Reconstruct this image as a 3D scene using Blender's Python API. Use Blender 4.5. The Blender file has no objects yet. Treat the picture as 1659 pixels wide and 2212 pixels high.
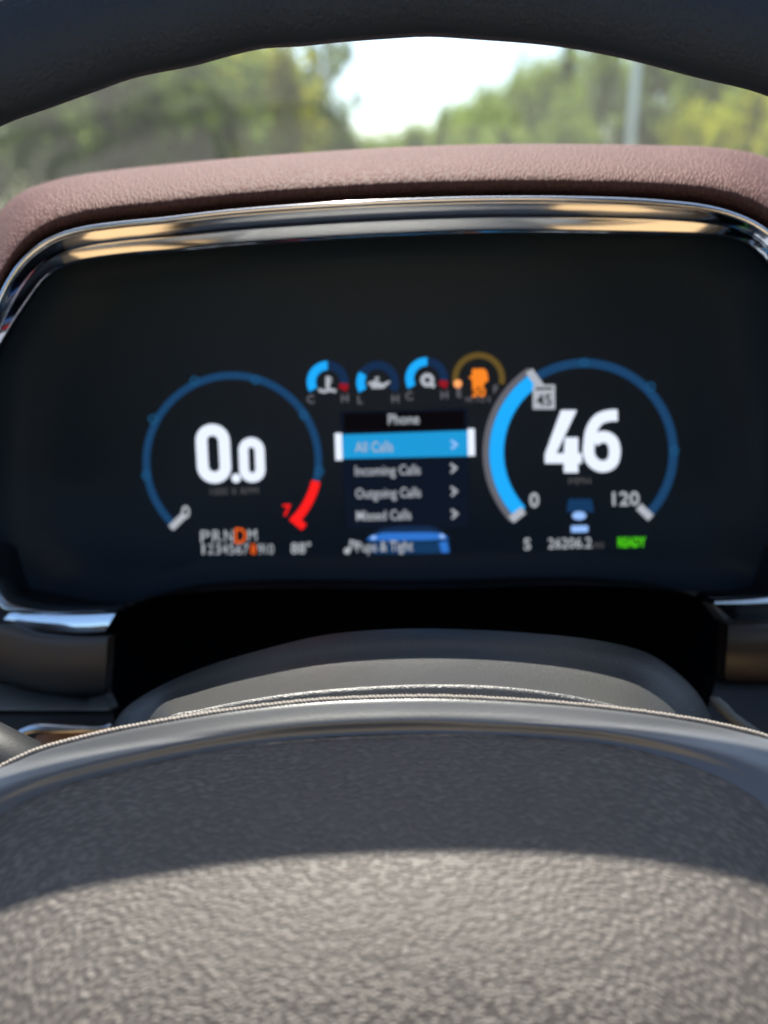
import bpy, bmesh, math, random
from mathutils import Vector, Matrix
random.seed(7)
R = math.radians
sc = bpy.context.scene
col = sc.collection

# ------------------------------------------------------------------ camera
FPX = 1642.0                       # focal length in the units of a 1659 x 2212 picture
PITCH, ROLL = R(-23.0), R(2.3)
EYE = Vector((0, 0, 1.5))
_f = Vector((0, math.cos(PITCH), math.sin(PITCH)))
_r0 = Vector((1, 0, 0)); _u0 = _r0.cross(_f)
RT = _r0 * math.cos(ROLL) - _u0 * math.sin(ROLL)
UP = _u0 * math.cos(ROLL) + _r0 * math.sin(ROLL)
FW = _f
cam = bpy.data.cameras.new('camera')
co = bpy.data.objects.new('camera', cam); col.objects.link(co)
m = Matrix((RT, UP, -FW)).transposed().to_4x4(); m.translation = EYE
co.matrix_world = m
cam.sensor_fit = 'VERTICAL'; cam.sensor_height = 36.0
cam.lens = 36.0 * FPX / 2212.0
cam.clip_start = 0.01; cam.clip_end = 3000
cam.dof.use_dof = True
cam.dof.focus_distance = 0.223
cam.dof.aperture_fstop = 6.1
sc.camera = co

# ------------------------------------------------------------------ sky, sun, exposure
SUN_ELEV, SUN_AZ = R(59.5), R(-4.0)          # azimuth from +Y (straight ahead), negative is left
w = bpy.data.worlds.new('World'); sc.world = w; w.use_nodes = True
nt = w.node_tree
sky = nt.nodes.new('ShaderNodeTexSky'); sky.sky_type = 'NISHITA'
sky.sun_disc = False; sky.sun_elevation = SUN_ELEV; sky.sun_rotation = SUN_AZ
sky.air_density = 1.0; sky.dust_density = 1.4; sky.ozone_density = 2.5
bg = nt.nodes['Background']; bg.inputs[1].default_value = 0.11
nt.links.new(sky.outputs[0], bg.inputs[0])
sl = bpy.data.lights.new('sun', 'SUN'); sl.energy = 5.0; sl.angle = R(0.5); sl.color = (1, .93, .84)
so = bpy.data.objects.new('sun', sl); col.objects.link(so)
sdir = Vector((math.sin(SUN_AZ) * math.cos(SUN_ELEV), math.cos(SUN_AZ) * math.cos(SUN_ELEV), math.sin(SUN_ELEV)))
so.rotation_euler = sdir.to_track_quat('Z', 'Y').to_euler(); so.location = (0, 0, 30)
vs = sc.view_settings
vs.view_transform = 'Standard'; vs.look = 'None'; vs.gamma = 1; vs.use_curve_mapping = False
vs.exposure = 1.52
sc.cycles.max_bounces = 10; sc.cycles.transparent_max_bounces = 24
sc.cycles.caustics_reflective = True
sc.cycles.use_denoising = True
sc.cycles.denoising_prefilter = 'ACCURATE'

# ------------------------------------------------------------------ helpers
def ray(px, py):
    return RT * ((px - 829.5) / FPX) + UP * (-(py - 1106.0) / FPX) + FW
def W(px, py, d):                  # the point seen at px,py whose depth along the view axis is d metres
    return EYE + ray(px, py) * d
def L3(x, u, f):                   # an offset in camera-aligned metres
    return RT * x + UP * u + FW * f

def spline(pts, n):                # Catmull-Rom resample by chord length; any dimension
    P = [tuple(map(float, p)) for p in pts]
    ds = [0.0]
    for a, b in zip(P, P[1:]): ds.append(ds[-1] + math.dist(a, b))
    out = []
    for i in range(n):
        s = ds[-1] * i / (n - 1); k = 0
        while k < len(P) - 2 and ds[k + 1] < s: k += 1
        t = (s - ds[k]) / max(1e-9, ds[k + 1] - ds[k])
        p0 = P[max(0, k - 1)]; p1 = P[k]; p2 = P[k + 1]; p3 = P[min(len(P) - 1, k + 2)]
        l1 = ds[k + 1] - ds[k]
        l0 = (ds[k] - ds[k - 1]) if k > 0 else l1
        l2 = (ds[k + 2] - ds[k + 1]) if k + 2 < len(P) else l1
        q = []
        for a, b, c, d in zip(p0, p1, p2, p3):
            if k == 0: a = 2 * b - c
            if k + 2 >= len(P): d = 2 * c - b
            m1 = ((b - a) / l0 + (c - b) / l1) * .5 * l1
            m2 = ((c - b) / l1 + (d - c) / l2) * .5 * l1
            t2, t3 = t * t, t * t * t
            q.append((2*t3 - 3*t2 + 1) * b + (t3 - 2*t2 + t) * m1 + (-2*t3 + 3*t2) * c + (t3 - t2) * m2)
        out.append(tuple(q))
    return out

def yat(pts, x):                   # height of a contour at x, smooth
    if x <= pts[0][0]:
        a, b = pts[0], pts[1]; return a[1] + (b[1]-a[1])/(b[0]-a[0])*(x-a[0])
    if x >= pts[-1][0]:
        a, b = pts[-2], pts[-1]; return b[1] + (b[1]-a[1])/(b[0]-a[0])*(x-b[0])
    for k in range(len(pts) - 1):
        if pts[k][0] <= x <= pts[k+1][0]: break
    def sl(i):
        i0, i1 = max(0, i-1), min(len(pts)-1, i+1)
        return (pts[i1][1]-pts[i0][1])/(pts[i1][0]-pts[i0][0])
    h = pts[k+1][0]-pts[k][0]; t = (x-pts[k][0])/h
    return ((2*t**3-3*t*t+1)*pts[k][1] + (t**3-2*t*t+t)*h*sl(k) + (-2*t**3+3*t*t)*pts[k+1][1] + (t**3-t*t)*h*sl(k+1))

def finish(name, me, mat, parent=None, smooth=True):
    if mat: me.materials.append(mat)
    if smooth:
        for p in me.polygons: p.use_smooth = True
    o = bpy.data.objects.new(name, me); col.objects.link(o)
    if parent:
        o.parent = parent; o.matrix_parent_inverse = mat_inv(parent)
    return o
def mat_inv(p):                     # parts are laid out in world space: undo only a top-level parent's own placement
    if p.parent: return Matrix.Identity(4)
    return Matrix.Translation(p.location).inverted()
def mesh(name, verts, faces, mat, parent=None, smooth=True):
    me = bpy.data.meshes.new(name)
    me.from_pydata([tuple(v) for v in verts], [], faces); me.update()
    return finish(name, me, mat, parent, smooth)
def frombm(name, bm, mat, parent=None, smooth=True):
    me = bpy.data.meshes.new(name); bmesh.ops.recalc_face_normals(bm, faces=bm.faces); bm.to_mesh(me); bm.free()
    return finish(name, me, mat, parent, smooth)

def loft(name, rows, mat, parent=None, closed_u=False, closed_v=False, smooth=True, uv=None, cap=False):
    nr, nc = len(rows), len(rows[0])
    verts = [p for r in rows for p in r]; faces = []
    for i in range(nr if closed_v else nr - 1):
        for j in range(nc if closed_u else nc - 1):
            a, b = i * nc + j, i * nc + (j + 1) % nc
            i2 = (i + 1) % nr
            faces.append((a, b, i2 * nc + (j + 1) % nc, i2 * nc + j))
    if cap:
        faces.append(tuple(range(nc))); faces.append(tuple((nr - 1) * nc + j for j in range(nc)))
    o = mesh(name, verts, faces, mat, parent, smooth)
    bm = bmesh.new(); bm.from_mesh(o.data); bmesh.ops.recalc_face_normals(bm, faces=bm.faces); bm.to_mesh(o.data); bm.free()
    # a uv map in metres: u along the rows, v across
    uvl = o.data.uv_layers.new(name='flow')
    us = [0.0]; mid = rows[nr // 2]
    for a, b in zip(mid, mid[1:]): us.append(us[-1] + (b - a).length)
    us.append(us[-1] + (mid[0] - mid[-1]).length)
    vsum = [0.0]
    for i in range(nr - 1): vsum.append(vsum[-1] + (rows[i + 1][nc // 2] - rows[i][nc // 2]).length)
    for lp in o.data.loops:
        i, j = divmod(lp.vertex_index, nc)
        uvl.data[lp.index].uv = (us[j], vsum[i])
    return o

def slab(name, pts, mat, parent, d, thick=.006, bevel=.0008, inset=0):
    """pts: picture points, each at depth d (or its own third value); extruded away from the viewer."""
    fr = [W(p[0], p[1], p[2] if len(p) > 2 else d) for p in pts]
    bk = [v + FW * thick for v in fr]
    n = len(fr)
    bm = bmesh.new()
    a = [bm.verts.new(v) for v in fr]; b = [bm.verts.new(v) for v in bk]
    bm.faces.new(a); bm.faces.new(list(reversed(b)))
    for i in range(n): bm.faces.new((a[i], b[i], b[(i+1) % n], a[(i+1) % n]))
    o = frombm(name, bm, mat, parent, smooth=False)
    if bevel:
        md = o.modifiers.new('bevel', 'BEVEL'); md.width = bevel; md.segments = 3; md.limit_method = 'ANGLE'
        for p in o.data.polygons: p.use_smooth = True
    return o

def box(name, c, s, mat, parent=None, bevel=0.0, rot=None):
    bm = bmesh.new(); bmesh.ops.create_cube(bm, size=1)
    for v in bm.verts: v.co = Vector((v.co.x * s[0], v.co.y * s[1], v.co.z * s[2]))
    if bevel: bmesh.ops.bevel(bm, geom=list(bm.edges), offset=bevel, segments=3, affect='EDGES', profile=.5)
    M = Matrix.Translation(c)
    if rot: M = M @ rot
    bm.transform(M)
    return frombm(name, bm, mat, parent, smooth=bool(bevel))

def tube(name, pts, rad, mat, parent=None, n=12, cap=True):
    rows = []
    pts = [Vector(p) for p in pts]
    prev = None
    for i, p in enumerate(pts):
        t = (pts[min(i + 1, len(pts) - 1)] - pts[max(i - 1, 0)]).normalized()
        if prev is None:
            ref = Vector((0, 0, 1)) if abs(t.z) < .9 else Vector((1, 0, 0))
            a = t.cross(ref).normalized()
        else:
            a = (prev - t * prev.dot(t)).normalized()
        prev = a; b = t.cross(a)
        r = rad[i] if isinstance(rad, (list, tuple)) else rad
        rows.append([p + a * r * math.cos(2 * math.pi * k / n) + b * r * math.sin(2 * math.pi * k / n) for k in range(n)])
    return loft(name, rows, mat, parent, closed_u=True, cap=cap)

def thing(name, label, cat, loc=(0, 0, 0), group=None):
    o = bpy.data.objects.new(name, None); col.objects.link(o); o.location = loc
    o.empty_display_size = .05
    o['label'] = label; o['category'] = cat
    if group: o['group'] = group
    return o
def structure(o, label=None):
    o['kind'] = 'structure'
    if label: o['label'] = label
    return o

# ------------------------------------------------------------------ materials
def mat(name, color, rough=.5, metal=0.0, spec=.5, **k):
    mt = bpy.data.materials.new(name); mt.use_nodes = True
    b = mt.node_tree.nodes['Principled BSDF']
    b.inputs['Base Color'].default_value = (*color, 1)
    b.inputs['Roughness'].default_value = rough
    b.inputs['Metallic'].default_value = metal
    b.inputs['Specular IOR Level'].default_value = spec
    for kk, v in k.items(): b.inputs[kk].default_value = v
    return mt
def N(mt, t, **k):
    n = mt.node_tree.nodes.new(t)
    for a, v in k.items(): setattr(n, a, v)
    return n
def lk(mt, a, b): mt.node_tree.links.new(a, b)

def leather(name, color, rough, scale, strength, dist, stretch=(1, 1, 1), use_uv=False, var=.12, fine=.35, spec=.5, rot=0.0, warp=.25, pebble=False, soft=.55, crease=0.0):
    """Pebbled hide: cells with rounded tops and creased borders, some fine pores, a slight mottling of the dye."""
    mt = mat(name, color, rough, spec=spec)
    b = mt.node_tree.nodes['Principled BSDF']
    tc = N(mt, 'ShaderNodeTexCoord')
    mp = N(mt, 'ShaderNodeMapping'); mp.inputs['Scale'].default_value = [scale * s for s in stretch]
    mp.inputs['Rotation'].default_value = (0, 0, rot)
    lk(mt, tc.outputs['UV' if use_uv else 'Object'], mp.inputs[0])
    wn = N(mt, 'ShaderNodeTexNoise'); wn.inputs['Scale'].default_value = .9; wn.inputs['Detail'].default_value = 2
    lk(mt, mp.outputs[0], wn.inputs['Vector'])
    mixv = N(mt, 'ShaderNodeMix', data_type='VECTOR'); mixv.inputs[0].default_value = warp
    lk(mt, mp.outputs[0], mixv.inputs[4]); lk(mt, wn.outputs['Color'], mixv.inputs[5])
    add = N(mt, 'ShaderNodeVectorMath', operation='MULTIPLY_ADD')
    add.inputs[1].default_value = (warp * 2.2,) * 3
    lk(mt, wn.outputs['Color'], add.inputs[0]); lk(mt, mp.outputs[0], add.inputs[2])
    vo = N(mt, 'ShaderNodeTexVoronoi', feature='DISTANCE_TO_EDGE'); vo.inputs['Scale'].default_value = 1.0
    lk(mt, add.outputs[0], vo.inputs['Vector'])
    cr = N(mt, 'ShaderNodeValToRGB'); cr.color_ramp.elements[0].position = 0; cr.color_ramp.elements[1].position = .38
    cr.color_ramp.interpolation = 'EASE'
    lk(mt, vo.outputs['Distance'], cr.inputs[0])
    if pebble:
        vo.feature = 'SMOOTH_F1'; vo.inputs['Smoothness'].default_value = soft; vo.inputs['Randomness'].default_value = 1
        cr.color_ramp.elements[0].color = (1, 1, 1, 1); cr.color_ramp.elements[1].color = (0, 0, 0, 1)
        cr.color_ramp.elements[0].position = .05; cr.color_ramp.elements[1].position = .72
    fn = N(mt, 'ShaderNodeTexNoise'); fn.inputs['Scale'].default_value = 2.6; fn.inputs['Detail'].default_value = 4
    lk(mt, mp.outputs[0], fn.inputs['Vector'])
    ml = N(mt, 'ShaderNodeMath', operation='MULTIPLY_ADD'); ml.inputs[1].default_value = fine
    lk(mt, fn.outputs['Fac'], ml.inputs[0]); lk(mt, cr.outputs[0], ml.inputs[2])
    bp = N(mt, 'ShaderNodeBump'); bp.inputs['Strength'].default_value = strength; bp.inputs['Distance'].default_value = dist
    lk(mt, ml.outputs[0], bp.inputs['Height']); lk(mt, bp.outputs[0], b.inputs['Normal'])
    big = N(mt, 'ShaderNodeTexNoise'); big.inputs['Scale'].default_value = 45; big.inputs['Detail'].default_value = 5
    lk(mt, tc.outputs['Object'], big.inputs['Vector'])
    hs = N(mt, 'ShaderNodeMix', data_type='RGBA', blend_type='MIX')
    hs.inputs[6].default_value = (*[c * (1 - var) for c in color], 1); hs.inputs[7].default_value = (*[c * (1 + var) for c in color], 1)
    lk(mt, big.outputs['Fac'], hs.inputs[0]); lk(mt, hs.outputs[2], b.inputs['Base Color'])
    if crease:                       # base colour goes darker in the creases, lighter on the pebble tops
        cm = N(mt, 'ShaderNodeMapRange'); cm.inputs[3].default_value = 1 - crease; cm.inputs[4].default_value = 1 + crease * .35
        lk(mt, cr.outputs[0], cm.inputs[0])
        mu = N(mt, 'ShaderNodeVectorMath', operation='SCALE'); lk(mt, hs.outputs[2], mu.inputs[0]); lk(mt, cm.outputs[0], mu.inputs['Scale'])
        lk(mt, mu.outputs[0], b.inputs['Base Color'])
    return mt

def grainy(name, color, rough, scale, strength, dist, metal=0.0, spec=.5, var=.1):
    """Moulded plastic with a fine spark-eroded grain."""
    mt = mat(name, color, rough, metal, spec)
    b = mt.node_tree.nodes['Principled BSDF']
    tc = N(mt, 'ShaderNodeTexCoord')
    n1 = N(mt, 'ShaderNodeTexNoise'); n1.inputs['Scale'].default_value = scale; n1.inputs['Detail'].default_value = 5; n1.inputs['Roughness'].default_value = .65
    lk(mt, tc.outputs['Object'], n1.inputs['Vector'])
    bp = N(mt, 'ShaderNodeBump'); bp.inputs['Strength'].default_value = strength; bp.inputs['Distance'].default_value = dist
    lk(mt, n1.outputs['Fac'], bp.inputs['Height']); lk(mt, bp.outputs[0], b.inputs['Normal'])
    n2 = N(mt, 'ShaderNodeTexNoise'); n2.inputs['Scale'].default_value = 30; n2.inputs['Detail'].default_value = 4
    lk(mt, tc.outputs['Object'], n2.inputs['Vector'])
    mr = N(mt, 'ShaderNodeMapRange'); mr.inputs[3].default_value = max(.03, rough - var); mr.inputs[4].default_value = min(1, rough + var)
    lk(mt, n2.outputs['Fac'], mr.inputs[0]); lk(mt, mr.outputs[0], b.inputs['Roughness'])
    return mt

def glow(name, color, strength):
    mt = bpy.data.materials.new(name); mt.use_nodes = True
    nt = mt.node_tree; nt.nodes.clear()
    o = nt.nodes.new('ShaderNodeOutputMaterial'); e = nt.nodes.new('ShaderNodeEmission')
    e.inputs[0].default_value = (*color, 1); e.inputs[1].default_value = strength
    nt.links.new(e.outputs[0], o.inputs[0]); return mt

def glass(name, tint=(.93, .96, .94), dust_veil=.0):
    mt = bpy.data.materials.new(name); mt.use_nodes = True
    nt = mt.node_tree; nt.nodes.clear()
    o = nt.nodes.new('ShaderNodeOutputMaterial')
    tr = nt.nodes.new('ShaderNodeBsdfTransparent'); tr.inputs[0].default_value = (*tint, 1)
    gl = nt.nodes.new('ShaderNodeBsdfGlossy'); gl.inputs['Roughness'].default_value = .0
    lw = nt.nodes.new('ShaderNodeLayerWeight')
    pw = nt.nodes.new('ShaderNodeMath'); pw.operation = 'POWER'; pw.inputs[1].default_value = 5
    ma = nt.nodes.new('ShaderNodeMath'); ma.operation = 'MULTIPLY_ADD'; ma.inputs[1].default_value = .95; ma.inputs[2].default_value = .042
    nt.links.new(lw.outputs['Facing'], pw.inputs[0]); nt.links.new(pw.outputs[0], ma.inputs[0])
    mx = nt.nodes.new('ShaderNodeMixShader')
    nt.links.new(ma.outputs[0], mx.inputs[0]); nt.links.new(tr.outputs[0], mx.inputs[1]); nt.links.new(gl.outputs[0], mx.inputs[2])
    last = mx
    if dust_veil:  # thin dust film, also standing in for the glare veil over the trees
        df = nt.nodes.new('ShaderNodeBsdfDiffuse'); df.inputs[0].default_value = (.55, .55, .5, 1)
        m2 = nt.nodes.new('ShaderNodeMixShader')
        tc = nt.nodes.new('ShaderNodeTexCoord'); ns = nt.nodes.new('ShaderNodeTexNoise'); ns.inputs['Scale'].default_value = 5; ns.inputs['Detail'].default_value = 7
        nt.links.new(tc.outputs['Object'], ns.inputs['Vector'])
        mm = nt.nodes.new('ShaderNodeMath'); mm.operation = 'MULTIPLY'; mm.inputs[1].default_value = dust_veil * 2
        nt.links.new(ns.outputs['Fac'], mm.inputs[0]); nt.links.new(mm.outputs[0], m2.inputs[0])
        tl = nt.nodes.new('ShaderNodeBsdfTranslucent'); tl.inputs[0].default_value = (.6, .6, .56, 1)
        m3 = nt.nodes.new('ShaderNodeMixShader'); m3.inputs[0].default_value = .6
        nt.links.new(df.outputs[0], m3.inputs[1]); nt.links.new(tl.outputs[0], m3.inputs[2])
        nt.links.new(mx.outputs[0], m2.inputs[1]); nt.links.new(m3.outputs[0], m2.inputs[2]); last = m2
    nt.links.new(last.outputs[0], o.inputs[0])
    return mt

M_cowl = leather('plum leather', (.136, .067, .059), .66, 1200, .6, .0005, stretch=(1.0, .32, 1), use_uv=True, rot=R(-8), warp=.07, fine=.15, spec=.12, soft=.35, crease=.3, pebble=True)
M_hub = leather('grey brown hub leather', (.136, .120, .108), .50, 1120, .75, .0006, stretch=(.66, 1.15, 1), use_uv=True, fine=.12, spec=.42, warp=.06, soft=.22, crease=.48, pebble=True)
M_bead = grainy('smooth grey edge leather', (.085, .087, .09), .30, 1500, .15, .0004, spec=1.0, var=.05)
M_rim = leather('dark rim leather', (.018, .029, .047), .6, 500, .3, .0006, use_uv=True)
M_shroud = grainy('grey column plastic', (.042, .042, .043), .34, 1100, .7, .0005, spec=.9, var=.05)
M_dark = grainy('black plastic', (.018, .019, .022), .5, 1500, .2, .0004)
M_void = mat('tunnel black', (.006, .006, .008), .8, spec=.1)
M_chrome = mat('chrome', (.84, .85, .87), .10, 1.0)
M_satin = mat('satin metal', (.62, .63, .65), .24, 1.0)
M_glass_black = mat('display glass', (.023, .034, .046), .36, spec=.10)
M_panel_brown = grainy('brown grey panel', (.10, .088, .078), .5, 1100, .3, .0006)
M_panel_grey = grainy('olive grey panel', (.15, .15, .135), .5, 1100, .3, .0006)
M_wood = mat('amber wood', (.30, .13, .045), .25)
def _wood(mt):
    b = mt.node_tree.nodes['Principled BSDF']
    tc = N(mt, 'ShaderNodeTexCoord'); mp = N(mt, 'ShaderNodeMapping'); mp.inputs['Scale'].default_value = (40, 160, 220)
    ns = N(mt, 'ShaderNodeTexNoise'); ns.inputs['Scale'].default_value = 1.2; ns.inputs['Detail'].default_value = 6; ns.inputs['Distortion'].default_value = 1.2
    cr = N(mt, 'ShaderNodeValToRGB'); cr.color_ramp.elements[0].color = (.10, .035, .012, 1); cr.color_ramp.elements[1].color = (.42, .20, .07, 1)
    lk(mt, tc.outputs['Object'], mp.inputs[0]); lk(mt, mp.outputs[0], ns.inputs['Vector']); lk(mt, ns.outputs['Fac'], cr.inputs[0]); lk(mt, cr.outputs[0], b.inputs['Base Color'])
_wood(M_wood)
M_wood_dark = grainy('dark brown trim', (.035, .024, .018), .35, 900, .1, .0003)
M_thread = mat('taupe thread', (.30, .265, .235), .6)
M_dash = grainy('dash top', (.20, .19, .18), .6, 700, .3, .0008)
M_tan = leather('tan seat and lap', (.40, .265, .135), .5, 300, .3, .001)
M_roof = grainy('headliner fabric', (.30, .31, .33), .9, 900, .3, .001)
M_trim = grainy('charcoal door trim', (.06, .063, .07), .6, 900, .3, .0008)
M_paint = mat('dark blue paint', (.02, .03, .05), .2, .2)
M_windshield = glass('windshield glass', (.965, .98, .97), dust_veil=.020)
M_sideglass = glass('side glass', (.86, .91, .93))

# ------------------------------------------------------------------ the setting outside
def ground_mat():
    mt = mat('verge grass', (.06, .09, .03), .9)
    b = mt.node_tree.nodes['Principled BSDF']; tc = N(mt, 'ShaderNodeTexCoord')
    ns = N(mt, 'ShaderNodeTexNoise'); ns.inputs['Scale'].default_value = .6; ns.inputs['Detail'].default_value = 8
    cr = N(mt, 'ShaderNodeValToRGB'); cr.color_ramp.elements[0].color = (.035, .06, .018, 1); cr.color_ramp.elements[1].color = (.11, .13, .05, 1)
    lk(mt, tc.outputs['Object'], ns.inputs['Vector']); lk(mt, ns.outputs['Fac'], cr.inputs[0]); lk(mt, cr.outputs[0], b.inputs['Base Color']); return mt
M_grass = ground_mat()
M_asphalt = grainy('asphalt', (.055, .055, .056), .85, 60, .4, .01)
M_line = mat('road paint white', (.75, .75, .72), .6)
M_line_y = mat('road paint yellow', (.65, .45, .06), .6)
g = mesh('ground', [(-900, -900, 0), (900, -900, 0), (900, 900, 0), (-900, 900, 0)], [(0, 1, 2, 3)], M_grass); structure(g)
def strip(name, x0, x1, z, mt, y0=-300, y1=600):
    return mesh(name, [(x0, y0, z), (x1, y0, z), (x1, y1, z), (x0, y1, z)], [(0, 1, 2, 3)], mt)
structure(strip('road', -5.0, 3.2, .012, M_asphalt))
structure(strip('road_edge_line', 2.75, 2.87, .018, M_line))
structure(strip('road_edge_line', -4.67, -4.55, .018, M_line))
structure(strip('road_centre_line', -1.0, -.88, .018, M_line_y))

def leaf_mat(name, c0, c1, trans):
    mt = bpy.data.materials.new(name); mt.use_nodes = True
    nt = mt.node_tree; nt.nodes.clear()
    o = nt.nodes.new('ShaderNodeOutputMaterial'); d = nt.nodes.new('ShaderNodeBsdfDiffuse'); t = nt.nodes.new('ShaderNodeBsdfTranslucent')
    tc = nt.nodes.new('ShaderNodeTexCoord'); ns = nt.nodes.new('ShaderNodeTexNoise'); ns.inputs['Scale'].default_value = 3.0; ns.inputs['Detail'].default_value = 4
    oi = nt.nodes.new('ShaderNodeObjectInfo'); ad = nt.nodes.new('ShaderNodeVectorMath'); ad.operation = 'ADD'
    nt.links.new(tc.outputs['Object'], ad.inputs[0]); nt.links.new(oi.outputs['Location'], ad.inputs[1]); nt.links.new(ad.outputs[0], ns.inputs['Vector'])
    cr = nt.nodes.new('ShaderNodeValToRGB'); cr.color_ramp.elements[0].position = .36; cr.color_ramp.elements[1].position = .66
    cr.color_ramp.elements[0].color = (*c0, 1); cr.color_ramp.elements[1].color = (*c1, 1)
    nt.links.new(ns.outputs['Fac'], cr.inputs[0]); nt.links.new(cr.outputs[0], d.inputs[0])
    br = nt.nodes.new('ShaderNodeMix'); br.data_type = 'RGBA'; br.blend_type = 'MULTIPLY'; br.inputs[0].default_value = 1
    br.inputs[7].default_value = (1.25, 1.35, .6, 1)
    nt.links.new(cr.outputs[0], br.inputs[6]); nt.links.new(br.outputs[2], t.inputs[0])
    mx = nt.nodes.new('ShaderNodeMixShader'); mx.inputs[0].default_value = trans
    nt.links.new(d.outputs[0], mx.inputs[1]); nt.links.new(t.outputs[0], mx.inputs[2]); nt.links.new(mx.outputs[0], o.inputs[0])
    return mt
LEAF = {'dark': leaf_mat('dark leaves', (.04, .062, .028), (.08, .11, .042), .6),
        'mid': leaf_mat('mid leaves', (.065, .10, .04), (.12, .16, .06), .65),
        'pale': leaf_mat('sunlit pale leaves', (.11, .155, .065), (.19, .235, .10), .68),  # leaf colour lifted to paint in the sun on the right-hand trees
        'yellow': leaf_mat('yellow green leaves', (.15, .165, .022), (.29, .275, .035), .68),
        'conifer': leaf_mat('conifer needles', (.055, .085, .045), (.09, .125, .06), .6)}
M_bark = grainy('bark', (.09, .075, .06), .9, 12, .8, .03)

def crown_mesh(seed, n, kind):
    """leaf faces in clumps through a unit crown: x,y in -1..1, z in 0..1"""
    rnd = random.Random(seed); v = []; f = []
    clumps = []
    if kind == 'conifer':
        for i in range(150):
            z = rnd.random() ** 1.25; r = (1 - z) * (.75 + .25 * math.sin(z * 60)) + .02
            a = rnd.random() * 6.283; q = r * math.sqrt(rnd.random()) ; clumps.append((q * math.cos(a), q * math.sin(a), z, .10 * (1.1 - z * .6)))
    else:
        k = 70 if kind == 'full' else 34
        for i in range(k):
            while True:
                x, y, z = [rnd.uniform(-1, 1) for _ in range(3)]
                q = x * x + y * y + z * z
                if q < 1 and (q > .25 or rnd.random() < .4): break
            s = rnd.uniform(.13, .25) if kind == 'full' else rnd.uniform(.06, .15)
            lump = 1 - .22 * math.sin(3 * math.atan2(y, x) + seed) * (1 - abs(z))
            clumps.append((x * .86 * lump, y * .86 * lump, .5 + z * .44, s))
    per = n // len(clumps)
    for cx, cy, cz, s in clumps:
        for _ in range(per):
            p = Vector((cx + rnd.gauss(0, s * .62), cy + rnd.gauss(0, s * .62), cz + rnd.gauss(0, s * .36)))
            a = Vector((rnd.gauss(0, 1), rnd.gauss(0, 1), rnd.gauss(0, .7))).normalized()
            b = a.cross(Vector((rnd.gauss(0, 1), rnd.gauss(0, 1), rnd.gauss(0, 1)))).normalized()
            L = rnd.uniform(.028, .058); wd = L * .55
            if kind == 'conifer': L *= .8; wd *= .5
            sz = .62
            A = Vector((a.x, a.y, a.z * sz)); B = Vector((b.x, b.y, b.z * sz))
            i = len(v); v += [p - A * L, p + B * wd, p + A * L, p - B * wd]; f.append((i, i + 1, i + 2, i + 3))
    me = bpy.data.meshes.new('crown_' + kind); me.from_pydata([tuple(q) for q in v], [], f); me.update()
    return me
CROWNS = {}
def crown_of(kind, seed, leafkey):
    k = (kind, seed, leafkey)
    if k not in CROWNS:
        base = CROWNS.get((kind, seed))
        if base is None:
            base = crown_mesh(seed, {'full': 7000, 'loose': 2800, 'conifer': 6000}[kind], kind); CROWNS[(kind, seed)] = base
        me = base.copy(); me.materials.clear(); me.materials.append(LEAF[leafkey]); CROWNS[k] = me
    return CROWNS[k]
def trunk_mesh():
    bm = bmesh.new(); rnd = random.Random(3)
    def limb(p, q, r0, r1, n=7):
        t = (q - p).normalized(); a = t.cross(Vector((.3, 1, .2))).normalized(); b = t.cross(a)
        A = [bm.verts.new(p + (a * math.cos(6.283*k/n) + b * math.sin(6.283*k/n)) * r0) for k in range(n)]
        B = [bm.verts.new(q + (a * math.cos(6.283*k/n) + b * math.sin(6.283*k/n)) * r1) for k in range(n)]
        for k in range(n): bm.faces.new((A[k], A[(k+1) % n], B[(k+1) % n], B[k]))
    limb(Vector((0, 0, 0)), Vector((.01, .0, .30)), .028, .02); limb(Vector((.01, 0, .30)), Vector((0, .01, .82)), .02, .005)
    for i in range(11):
        z = .26 + i * .047; a = i * 2.4
        limb(Vector((0, 0, z)), Vector((math.cos(a) * .2 * (1.2 - z), math.sin(a) * .2 * (1.2 - z), z + .15)), .010, .003, 5)
    bmesh.ops.recalc_face_normals(bm, faces=bm.faces)
    me = bpy.data.meshes.new('trunk'); bm.to_mesh(me); bm.free(); me.materials.append(M_bark)
    for p in me.polygons: p.use_smooth = True
    return me
TRUNK = trunk_mesh()
def tree(name, px, top, D, hw, kind, seed, leafkey, label, group, base=.14):
    r = ray(px, 380); h = Vector((r.x, r.y, 0)).normalized(); p = h * D
    rt = ray(px, top); elev = rt.z / math.hypot(rt.x, rt.y)
    H = EYE.z + D * elev; wid = hw / FPX * D / math.hypot(ray(px, top).x, ray(px, top).y) * rt.length * .95
    t = thing(name, label, 'tree', (p.x, p.y, 0), group)
    rz = (px * 1.7) % 6.28
    tr = bpy.data.objects.new('trunk', TRUNK); col.objects.link(tr); tr.parent = t; tr.scale = (H * .8, H * .8, H); tr.rotation_euler.z = rz
    cr = bpy.data.objects.new('crown', crown_of(kind, seed, leafkey)); col.objects.link(cr); cr.parent = t
    cr.location.z = H * base; cr.scale = (wid, wid, H * (1 - base) * 1.02); cr.rotation_euler.z = rz
    return t
GL, GR = 'trees along the left roadside', 'trees along the right roadside'
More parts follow.
